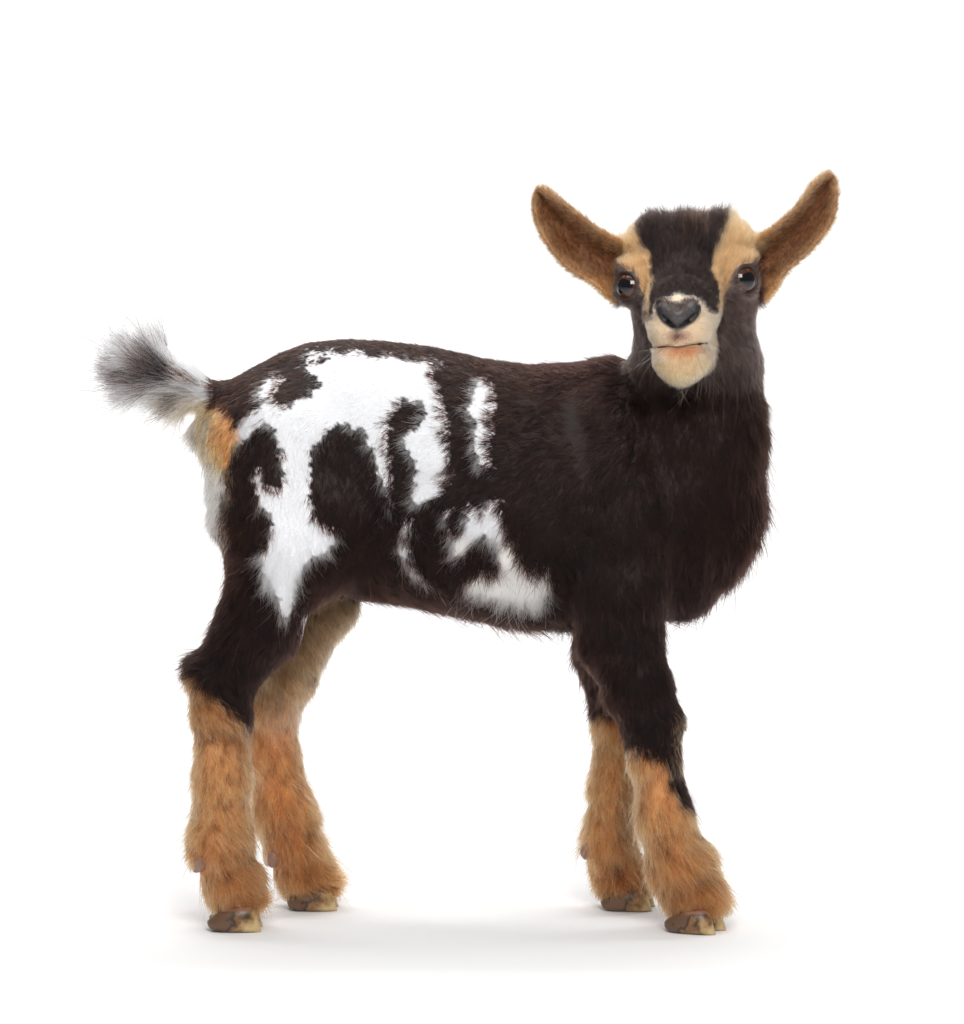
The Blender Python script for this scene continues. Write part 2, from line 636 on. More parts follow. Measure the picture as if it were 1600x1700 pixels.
DARK_SPOT = [(522, 597), (532, 591), (548, 589), (544, 598), (528, 602)]
RUMP_WHITE = [(325, 745), (366, 758), (374, 785), (369, 860), (352, 885), (325, 870)]
RUMP_TAN = [(335, 668), (362, 664), (384, 684), (394, 700), (391, 730), (381, 768), (371, 785), (350, 768), (338, 745), (338, 690)]
NEAR_HIND_TAN = [(296, 1112), (326, 1116), (344, 1136), (362, 1160), (392, 1178), (410, 1200), (428, 1212), (445, 1250), (450, 1560), (270, 1560), (270, 1112)]
FACE_STRIPE = [(1060, 330), (1218, 330), (1206, 385), (1196, 402), (1182, 432), (1180, 460), (1190, 480), (1198, 502), (1193, 524),
               (1176, 512), (1158, 494), (1128, 490), (1104, 497), (1088, 514), (1079, 532), (1076, 500), (1081, 472), (1085, 442),
               (1078, 420), (1065, 400), (1058, 380)]
FACE_TAN = [[(1030, 340), (1062, 345), (1059, 385), (1068, 410), (1084, 430), (1086, 470), (1080, 500), (1080, 535), (1074, 535),
             (1073, 505), (1066, 482), (1062, 466), (1048, 452), (1034, 444), (1020, 430), (1020, 395)],
            [(1206, 340), (1232, 345), (1258, 380), (1262, 420), (1254, 436), (1234, 438), (1218, 450), (1210, 464), (1205, 482),
             (1199, 505), (1192, 528), (1188, 520), (1192, 490), (1184, 470), (1178, 450), (1182, 428), (1196, 405), (1203, 385)]]
MUZZLE = [(1066, 530), (1079, 536), (1087, 514), (1102, 498), (1126, 489), (1152, 494), (1170, 510), (1183, 522), (1197, 514), (1194, 540),
          (1190, 575), (1186, 600), (1168, 630), (1132, 650), (1104, 634), (1086, 608), (1078, 582), (1066, 560)]
NOSE = [(1088, 511), (1095, 503), (1106, 504), (1114, 514), (1125, 520), (1136, 512), (1146, 501), (1157, 501), (1164, 510), (1161, 524),
        (1151, 535), (1138, 545), (1124, 551), (1111, 545), (1098, 535), (1090, 523)]
C_DARK = np.array([0.0105, 0.0046, 0.0033])
C_WHITE = np.array([0.70, 0.70, 0.715])
C_TAN = np.array([0.56, 0.275, 0.118])
C_RUST = np.array([0.41, 0.165, 0.062])
C_ORANGE = np.array([0.74, 0.34, 0.125])
C_CREAM = np.array([0.64, 0.47, 0.315])
C_CHEEK = np.array([0.088, 0.062, 0.055])
C_STRIPE = np.array([0.016, 0.0105, 0.0095])
C_EAR = np.array([0.27, 0.125, 0.06])
C_EARLIGHT = np.array([0.43, 0.24, 0.12])
C_FAWN = np.array([0.40, 0.26, 0.15])


def mix(a, b, t):
    t = np.clip(t, 0, 1)[:, None]
    return a * (1 - t) + b * t


def sstep(a, b, x):
    t = np.clip((x - a) / (b - a), 0, 1)
    return t * t * (3 - 2 * t)


EARKD = kdtree.KDTree(sum(len(e) for e in EARS))
_k = 0
for e in EARS:
    for i_, q_ in enumerate(e):
        EARKD.insert(q_, i_)
EARKD.balance()


def is_head(x, y, d):
    return (d < -26) & (y < 672) & (x > np.where(y > 510, 1044, 1000)) & (x < 1290)


def is_ear(x, y, d):
    left = (x < 1030 + (y - 400) * -0.05) & (x > 860) & (y < 525) & (y > 290) & (d > -90) & (d < 20)
    right = (x > 1258 + (y - 420) * 0.1) & (y < 520)
    return left | right


def is_tail(x, y, d):
    return (x < 352 + (y - 650) * 0.1) & (y < 745) & (np.abs(d) < 60)


def coat(p, jit):
    """colour of the coat at body points p; jit is 0 for skin, 1 for single hairs"""
    n = len(p)
    x, y, d = to_px(p)
    far = d > 20
    r1, r2, r3 = rng.random(n), rng.random(n), rng.random(n)
    wob = vnoise(p, 0.006, 3) - 0.5
    wob2 = vnoise(p, 0.006, 5) - 0.5
    fx_ = vnoise(p * [.3, 1, 1.4], 0.0036, 61) - .5
    fy_ = vnoise(p * [1.4, 1, .3], 0.0036, 62) - .5
    lk, lk2 = vnoise(p, 0.0021, 51) - .5, vnoise(p, 0.0021, 52) - .5
    jx = x + wob * 10 + fx_ * 15 + (lk * 15 + (r1 - .5) * 6) * jit
    jy = y + wob2 * 10 + fy_ * 15 + (lk2 * 15 + (r2 - .5) * 8) * jit
    c = np.tile(C_DARK, (n, 1))
    # warm and cool drift inside the dark coat
    c = c * (0.75 + 0.5 * vnoise(p, 0.05, 9))[:, None]
    c *= 1 + np.outer(vnoise(p, 0.09, 4) - .5, [0.35, 0.0, -0.1])
    torso = (x > 350) & (x < 960) & (y < 1100)
    w = np.zeros(n, bool)
    for poly in WHITE:
        w |= inpoly(jx, jy, poly)
    w &= ~inpoly(jx, jy, DARK_SPOT)
    w &= torso & ~((y > 1000) & (d > -20))
    c[w] = C_WHITE
    cream = w & (y > 900) & (x > 700)
    c[cream] = C_WHITE * [1.22, 1.15, 1.07]
    # rump
    ro = inpoly(jx, jy, RUMP_TAN) & (r3 < 0.95)
    c[ro] = C_ORANGE
    rw = inpoly(jx, jy + (r1 - .5) * 40, RUMP_WHITE)
    c[rw] = C_WHITE
    c[rw & (r3 < .12)] = C_FAWN
    edge = (x < 385) & (y > 780) & (y < 900) & ~rw & (r3 < 0.35)
    c[edge] = C_FAWN
    # hind legs
    tn = inpoly(jx, jy, NEAR_HIND_TAN) & (d < 20)
    c[tn] = C_TAN
    fl = (d > 5) & (x < 640) & (y > 985) & (x > 400)
    fl &= (y - 985) > (x - 595) * 0.9 * (x > 595)
    t = sstep(1130, 1180, y) * (1 - sstep(1180, 1260, y + lk2 * 40))
    cf = mix(mix(np.tile(C_FAWN * 0.40, (n, 1)), C_FAWN * .8, sstep(1000, 1110, y) * (0.4 + 0.9 * vnoise(p, .012, 14))), C_TAN * np.array([1.05, .95, .9]), sstep(1100, 1250, y + lk2 * 40))
    cf = mix(cf, np.array([0.72, 0.60, 0.48]), t * 0.2 * (x > 440))
    c[fl] = cf[fl]
    hock = tn & (y < 1225)
    c[hock] = mix(c, C_DARK * 2.0, 0.25 + 0.5 * vnoise(p, 0.008, 8) * (r1 < .6))[hock]
    # fore legs
    bound = 1230 + np.clip(jx - 1040, -60, 200) * 0.42
    fn = (x > 950) & (d < 10) & (jy > bound)
    stripe = (jx > 1112 + (y - 1280) * 0.22) & (jy < 1332 - (x < 1120) * 30)
    fn &= ~stripe
    c[fn] = C_TAN * [1.06, 1.03, 1.0]
    kn = (x > 1112) & (y > 1180) & (y < 1275) & (d < 10) & (r3 < 0.45) & (jx > 1118 - (y - 1200) * .1)
    c[kn] = C_TAN * 0.9
    ff_ = (x > 940) & (x < 1100) & (d > 10) & (jy > 1178)
    c[ff_] = C_TAN
    lowdark = ff_ & (x > 1022) & (y > 1290) & (r3 < .3)
    c[lowdark] *= 0.35
    legs = (y > 1200)
    c[legs] = mix(c, C_RUST, sstep(1330, 1470, y) * 0.85 * (c[:, 0] > 0.1))[legs]
    # a few brindled dark hairs in the tan
    br = legs & (r2 < 0.06 + 0.75 * (vnoise(p * [1, 1, .22], 0.0017, 21) > .72)) & (jit > 0) & (y < 1480)
    c[br] *= 0.30
    # tail
    tl = is_tail(x, y, d)
    if tl.any():
        s1 = vnoise(p * [0.6, 1.6, 1.6], 0.0055, 11)
        mid = np.clip(1 - np.abs(y - (632 + (x - 300) * 0.16)) / 26, 0, 1)
        c[tl] = C_WHITE * 0.95
        c[tl & (y > 650 + (x - 300) * .2) & (r2 < .3)] = C_FAWN * 0.7
        band = np.clip(1 - np.abs(y - (634 + (x - 300) * 0.22)) / 12, 0, 1) * (x < 335) * (x > 215)
        dk = tl & (0.5 * band + s1 + .3 * (r3 - .5) > 0.84)
        c[dk & (r2 < .6)] = C_DARK * 1.5
        tip = tl & (x < 300) & (s1 + .2 * (r3 - .5) > 0.66)
        c[tip & (jit == 0)] = [0.03, 0.026, 0.027]
        grey = tl & (r1 < 0.03) & (x < 335)
        c[grey] = [0.09, 0.08, 0.08]
        og = tl & (y > 668) & (x > 332) & (r1 < .4)
        c[og] = C_ORANGE
        c[tl & (y < 602 + (x - 250) * .42) & (r2 < .9)] = C_WHITE
    # head
    hd = is_head(x, y, d)
    if hd.any():
        ch = np.tile(C_CHEEK, (n, 1)) * (0.8 + 0.4 * vnoise(p, 0.02, 6))[:, None]
        ch = mix(ch, np.tile(C_DARK * 1.3, (n, 1)), sstep(560, 660, y) * (d > -150))
        jx2, jy2 = x + wob * 5 + (lk * 8 + (r1 - .5) * 5) * jit, y + wob2 * 5 + (lk2 * 8 + (r2 - .5) * 6) * jit
        ch[inpoly(jx2, jy2, FACE_STRIPE)] = C_STRIPE
        for poly in FACE_TAN:
            ch[inpoly(jx2, jy2, poly)] = np.array([0.47, 0.285, 0.145])
        mz = inpoly(jx2, jy2, MUZZLE) & (d < -150)
        ch[mz] = C_CREAM
        gold = mz & (y > 596)
        ch[gold] = mix(ch, C_CREAM * [.97, .84, .64], 0.6 * vnoise(p, .008, 2) + .3)[gold]
        lip = mz & (np.abs(x - 1135) < 44) & (y > 575) & (y < 600)
        lt = np.clip(1.25 - np.abs(x - 1135) / 40, 0, 1) * (1 - sstep(582, 600, y))
        ch[lip] = mix(ch, np.array([0.42, 0.18, 0.085]), lt * 1.1)[lip]
        up = mz & (y > 548) & (y < 576) & (np.abs(x - 1124) < 26)
        ut = np.clip(1 - np.hypot((x - 1124) / 26, (y - 558) / 18), 0, 1)
        ch[up] = mix(ch, np.array([0.20, 0.11, 0.085]), ut * 1.1)[up]
        padtop = inpoly(jx2, jy2, [(1092, 504), (1104, 499), (1125, 504), (1148, 497), (1160, 502), (1146, 516), (1125, 526), (1106, 518)]) & (d < -190)
        ch[padtop] = np.array([0.075, 0.060, 0.054])
        c[hd] = ch[hd]
        brn = hd & (y < 400) & (x > 1135) & (x < 1175) & (r1 < .3)
        c[brn] = [0.12, 0.06, 0.035]
    # ears
    er = is_ear(x, y, d)
    if er.any():
        ids = np.flatnonzero(er)
        vi = np.array([EARKD.find(q)[1] for q in p[ids].tolist()])
        v = np.abs(vi // 44 / 13.0 - 1)                # 0 at the cup floor, 1 at the rim
        t = (vi % 44) / 43.0
        inner = mix(np.tile(C_EAR * 0.75, (len(ids), 1)), C_EARLIGHT, sstep(0.35, 1.0, v) * (0.45 + 0.5 * vnoise(p[ids], .01, 13)))
        inner = mix(inner, C_EAR * 0.75, sstep(0.88, 1.0, t) * .7)
        inner *= (0.8 + 0.4 * rng.random(len(ids)) * jit)[:, None]
        lowrim = np.array((y[ids] > 462))
        inner[lowrim] = mix(inner, C_EARLIGHT * [1.2, 1.15, 1.1], np.full(len(ids), .55))[lowrim]
        c[ids] = inner
    return np.clip(c, 0.002, 0.95)


# skin colours on the body mesh
vc = coat(V, 0.0)
x, y, d = to_px(V)
wet = np.zeros(len(V))
na = np.zeros(len(V))
for k_ in range(12):
    a_ = 2.4 * k_
    na += inpoly(x + 0.55 * k_ ** .9 * math.cos(a_), y + 0.55 * k_ ** .9 * math.sin(a_), NOSE) / 12.0
na *= d < -190
ncol = np.array([0.050, 0.044, 0.045]) * (0.6 + 0.8 * vnoise(V, 0.0012, 3))[:, None]
fur_t = np.clip((524 - y) / 10, 0, 1) * np.clip(1 - np.abs(x - 1125) / 20, 0, 1)
ncol = mix(ncol, np.array([0.13, 0.095, 0.07]), fur_t)
vc = mix(vc, ncol, na)
NLINE = [(1093, 514), (1097, 523), (1104, 530), (1112, 536), (1118, 541)], [(1160, 511), (1155, 522), (1147, 529), (1138, 535), (1131, 540)]
for ln_ in NLINE:
    q_ = np.array([np.interp(np.linspace(0, 4, 30), range(5), [a[k] for a in ln_]) for k in (0, 1)]).T
    dn = np.full(len(V), 99.0)
    mm = np.flatnonzero((d < -190) & (x > 1080) & (x < 1172) & (y > 500) & (y < 556))
    dn[mm] = np.sqrt(((np.stack([x[mm], y[mm]], 1)[:, None] - q_[None]) ** 2).sum(2)).min(1)
    vc = mix(vc, np.array([0.006, 0.005, 0.005]), np.clip(1.5 - dn / 5.0, 0, 1))
ns = na > .5
wet[ns] = 0.75
SKIN_BARE = ns.copy()
for (cw, fr) in eye_frames:
    r = np.linalg.norm(V - cw, axis=1)
    rim = r < 33 * S
    loc_ = (V - cw) @ fr.T
    ring = rim & (np.hypot(loc_[:, 0] / 29, loc_[:, 1] / 27) < 1 * S) & (loc_[:, 2] > 0)
    vc[ring] = [0.035, 0.02, 0.017]
    wet[ring] = 0.7
MOUTH = np.interp(x, [1080, 1090, 1107, 1124, 1140, 1160, 1178, 1188], [581, 577, 575, 576.5, 574, 571, 570, 574])
ml = np.exp(-((y - MOUTH) / 1.5) ** 2) * ((d < -175) & (x > 1080) & (x < 1190))
vc = mix(vc, np.array([0.025, 0.014, 0.011]), ml)
ca = body.data.color_attributes.new('coat', 'FLOAT_COLOR', 'POINT')
ca.data.foreach_set('color', np.concatenate([vc, np.ones((len(V), 1))], 1).astype(np.float32).ravel())
wa = body.data.attributes.new('wet', 'FLOAT', 'POINT')
wa.data.foreach_set('value', wet.astype(np.float32))
print('T skin', time.time() - T0)

# ------------------------------------------------------------------ eyes
SPH = []


def glossy(name, colr, rough=0.05, spec=0.5, coatw=1.0):
    m, nt, pb = new_mat(name)
    pb.inputs['Base Color'].default_value = (*colr, 1)
    pb.inputs['Roughness'].default_value = rough
    pb.inputs['Coat Weight'].default_value = coatw
    pb.inputs['Coat Roughness'].default_value = 0.015
    pb.inputs['Specular IOR Level'].default_value = 0.15
    return m, nt, pb


m_ball, _, _ = glossy('eye_white_dark', (0.03, 0.018, 0.014), 0.2)
m_iris, nt, pb = glossy('iris_brown', (0.10, 0.035, 0.012), 0.4)
pb.inputs['Specular IOR Level'].default_value = 0.1
tn_ = nt.nodes.new('ShaderNodeTexNoise')
tn_.inputs['Scale'].default_value = 1400
cr_ = nt.nodes.new('ShaderNodeValToRGB')
cr_.color_ramp.elements[0].color = (0.014, 0.0045, 0.002, 1)
cr_.color_ramp.elements[0].position = 0.3
cr_.color_ramp.elements[1].color = (0.12, 0.04, 0.013, 1)
cr_.color_ramp.elements[1].position = 0.75
nt.links.new(tn_.outputs[0], cr_.inputs[0])
nt.links.new(cr_.outputs[0], pb.inputs['Base Color'])
m_pupil, _, _ = glossy('pupil_black', (0.004, 0.004, 0.006), 0.1)


def cap(cw, fr, R, au, av, rings=14, seg=40):
    vs, fs = [cw + fr[2] * R], []
    for i in range(1, rings + 1):
        for j in range(seg):
            a = 2 * math.pi * j / seg
            tu, tv = au * i / rings * math.cos(a), av * i / rings * math.sin(a)
            th = math.hypot(tu, tv)
            s = math.sin(th) / th
            vs.append(cw + R * (fr[0] * tu * s + fr[1] * tv * s + fr[2] * math.cos(th)))
    for j in range(seg):
        fs.append((0, 1 + j, 1 + (j + 1) % seg))
    for i in range(rings - 1):
        for j in range(seg):
            a, b = 1 + i * seg + j, 1 + i * seg + (j + 1) % seg
            fs.append((a, a + seg, b + seg, b))
    return vs, fs


for (cw, fr) in eye_frames:
    R = EYE_R * S
    vs, fs = cap(cw, fr, R, math.pi * .97, math.pi * .97, 30, 48)
    eye = mesh_obj('eye', vs, fs, m_ball, goat)
    vs, fs = cap(cw, fr, R + 0.00004, 1.02, 1.02)
    mesh_obj('iris', vs, fs, m_iris, eye)
    vs, fs = cap(cw, fr, R + 0.00008, 0.74, 0.46)
    mesh_obj('pupil', vs, fs, m_pupil, eye)

# ------------------------------------------------------------------ hooves
m_hoof, nt, pb = new_mat('hoof_horn')
tc = nt.nodes.new('ShaderNodeTexCoord')
sep = nt.nodes.new('ShaderNodeSeparateXYZ')
nt.links.new(tc.outputs['Generated'], sep.inputs[0])
nz = nt.nodes.new('ShaderNodeTexNoise')
nz.inputs['Scale'].default_value = 130
nz.inputs['Detail'].default_value = 5
nt.links.new(tc.outputs['Object'], nz.inputs['Vector'])


def mth(op, a, b):
    n = nt.nodes.new('ShaderNodeMath')
    n.operation = op
    for i, v in enumerate((a, b)):
        if isinstance(v, (int, float)):
            n.inputs[i].default_value = v
        else:
            nt.links.new(v, n.inputs[i])
    return n.outputs[0]


hx = mth('MULTIPLY', sep.outputs['X'], 1.15)
hz = mth('MULTIPLY', sep.outputs['Z'], -0.55)
val = mth('ADD', mth('ADD', hx, hz), mth('MULTIPLY', mth('SUBTRACT', nz.outputs[0], 0.5), 1.5))
rp = nt.nodes.new('ShaderNodeValToRGB')
e = rp.color_ramp.elements
e[0].position, e[0].color = 0.10, (0.13, 0.07, 0.04, 1)
e[1].position, e[1].color = 0.95, (0.56, 0.41, 0.20, 1)
q = rp.color_ramp.elements.new(0.30)
q.color = (0.035, 0.022, 0.015, 1)
q = rp.color_ramp.elements.new(0.52)
q.color = (0.22, 0.11, 0.04, 1)
nt.links.new(val, rp.inputs[0])
rim_ = nt.nodes.new('ShaderNodeMapRange')
rim_.inputs['From Min'].default_value = 0.74
rim_.inputs['From Max'].default_value = 0.88
nt.links.new(mth('ADD', sep.outputs['Z'], mth('MULTIPLY', sep.outputs['X'], -0.16)), rim_.inputs['Value'])
mx = nt.nodes.new('ShaderNodeMix')
mx.data_type = 'RGBA'
nt.links.new(rim_.outputs[0], mx.inputs['Factor'])
nt.links.new(rp.outputs[0], mx.inputs['A'])
mx.inputs['B'].default_value = (0.34, 0.17, 0.12, 1)
nt.links.new(mx.outputs['Result'], pb.inputs['Base Color'])
pb.inputs['Roughness'].default_value = 0.38
bu = nt.nodes.new('ShaderNodeBump')
bu.inputs['Strength'].default_value = 0.35
bu.inputs['Distance'].default_value = 0.0008
nt.links.new(nz.outputs[0], bu.inputs['Height'])
nt.links.new(bu.outputs[0], pb.inputs['Normal'])


def claw(x0, d0, length, yaw, h=1.0, w=1.0):
    """one claw of a cloven hoof: heel at (x0, d0), pointing along +x turned by yaw towards the camera"""
    ts = np.array([0, .03, .08, .15, .25, .38, .52, .66, .78, .87, .93, .97, 1.0])
    top = np.interp(ts, [0, .08, .25, .55, .85, 1], [17, 24, 32, 41, 42, 36]) * h
    bot = np.interp(ts, [0, .03, .08, .16, .25, 1], [13, 8, 4, 1, 0, 0])
    wid = np.interp(ts, [0, .03, .08, .2, .45, .75, .9, .97, 1], [3, 9, 14, 19, 21.5, 19, 14, 8, 3]) * w
    vs, fs = [], []
    NS = 22
    o = P(x0, 1541, d0)
    cy, sy = math.cos(yaw), math.sin(yaw)
    for t, zt, zb, ww in zip(ts, top, bot, wid):
        for j in range(NS):
            a = 2 * math.pi * j / NS
            cz, cx_ = math.sin(a), math.cos(a)
            k = 0.42 if cz < 0 else 0.62
            zz = math.copysign(abs(cz) ** k, cz)
            yy = math.copysign(abs(cx_) ** 0.7, cx_)
            zm = 0.5 * (zt + zb) + 0.5 * (zt - zb) * zz
            rel = (zm - zb) / max(zt - zb, 1e-6)
            lx = t * length - (rel * 10 - 3) * (t ** 2)
            ly = ww * yy * (1 - 0.2 * rel)
            X = lx * cy + ly * sy
            Y = -lx * sy + ly * cy
            vs.append((o[0] + X * S, d0 * S + Y * S, zm * S))
    n = len(ts)
    for i in range(n - 1):
        for j in range(NS):
            a, b = i * NS + j, i * NS + (j + 1) % NS
            fs.append((a, a + NS, b + NS, b))
    fs.append(tuple(range(NS)))
    fs.append(tuple(range(NS * n - 1, NS * (n - 1) - 1, -1)))
    return vs, fs


FEET = [(346, -91, 86, 0.08, 1.0), (478, 91, 82, 0.06, .95), (1112, -91, 86, 0.42, .92), (1000, 93, 84, 0.15, .9)]
for (x0, d0, L, yaw, h) in FEET:
    for s in (-1, 1):
        ox, oy = math.sin(yaw) * 21 * s, math.cos(yaw) * 21 * s
        vs, fs = claw(x0 + ox, d0 + oy, L, yaw, h)
        mesh_obj('hoof_claw', vs, fs, m_hoof, goat)

m_dew, nt, pb = new_mat('dewclaw_skin')
nz2 = nt.nodes.new('ShaderNodeTexNoise')
nz2.inputs['Scale'].default_value = 260
nz2.inputs['Detail'].default_value = 4
rp2 = nt.nodes.new('ShaderNodeValToRGB')
rp2.color_ramp.elements[0].color = (0.07, 0.032, 0.022, 1)
rp2.color_ramp.elements[0].position = 0.38
rp2.color_ramp.elements[1].color = (0.46, 0.27, 0.19, 1)
rp2.color_ramp.elements[1].position = 0.62
nt.links.new(nz2.outputs[0], rp2.inputs[0])
nt.links.new(rp2.outputs[0], pb.inputs['Base Color'])
pb.inputs['Roughness'].default_value = 0.42
DEW = [(337, 1433, -120, 12), (332, 1434, -64, 12), (458, 1426, 56, 12), (452, 1424, 112, 12), (974, 1413, 68, 9), (978, 1414, 110, 11), (1100, 1452, -60, 11)]
for (x0, y0, d0, r) in DEW:
    cw = P(x0, y0, d0)
    vs, fs = [], []
    for i in range(13):
        th = math.pi * i / 12
        for j in range(18):
            a = 2 * math.pi * j / 18
            rr = math.sin(th) ** 0.8
            taper = 1 + 0.18 * math.cos(th)
            vs.append((cw[0] + r * S * (rr * math.cos(a) * taper - 0.25 * (1 - math.cos(th))) , cw[1] + r * S * rr * math.sin(a) * .9 * taper,
                       cw[2] + r * 1.25 * S * math.cos(th)))
    for i in range(12):
        for j in range(18):
            fs.append((i * 18 + j, (i + 1) * 18 + j, (i + 1) * 18 + (j + 1) % 18, i * 18 + (j + 1) % 18))
    mesh_obj('dewclaw', vs, fs, m_dew, goat)

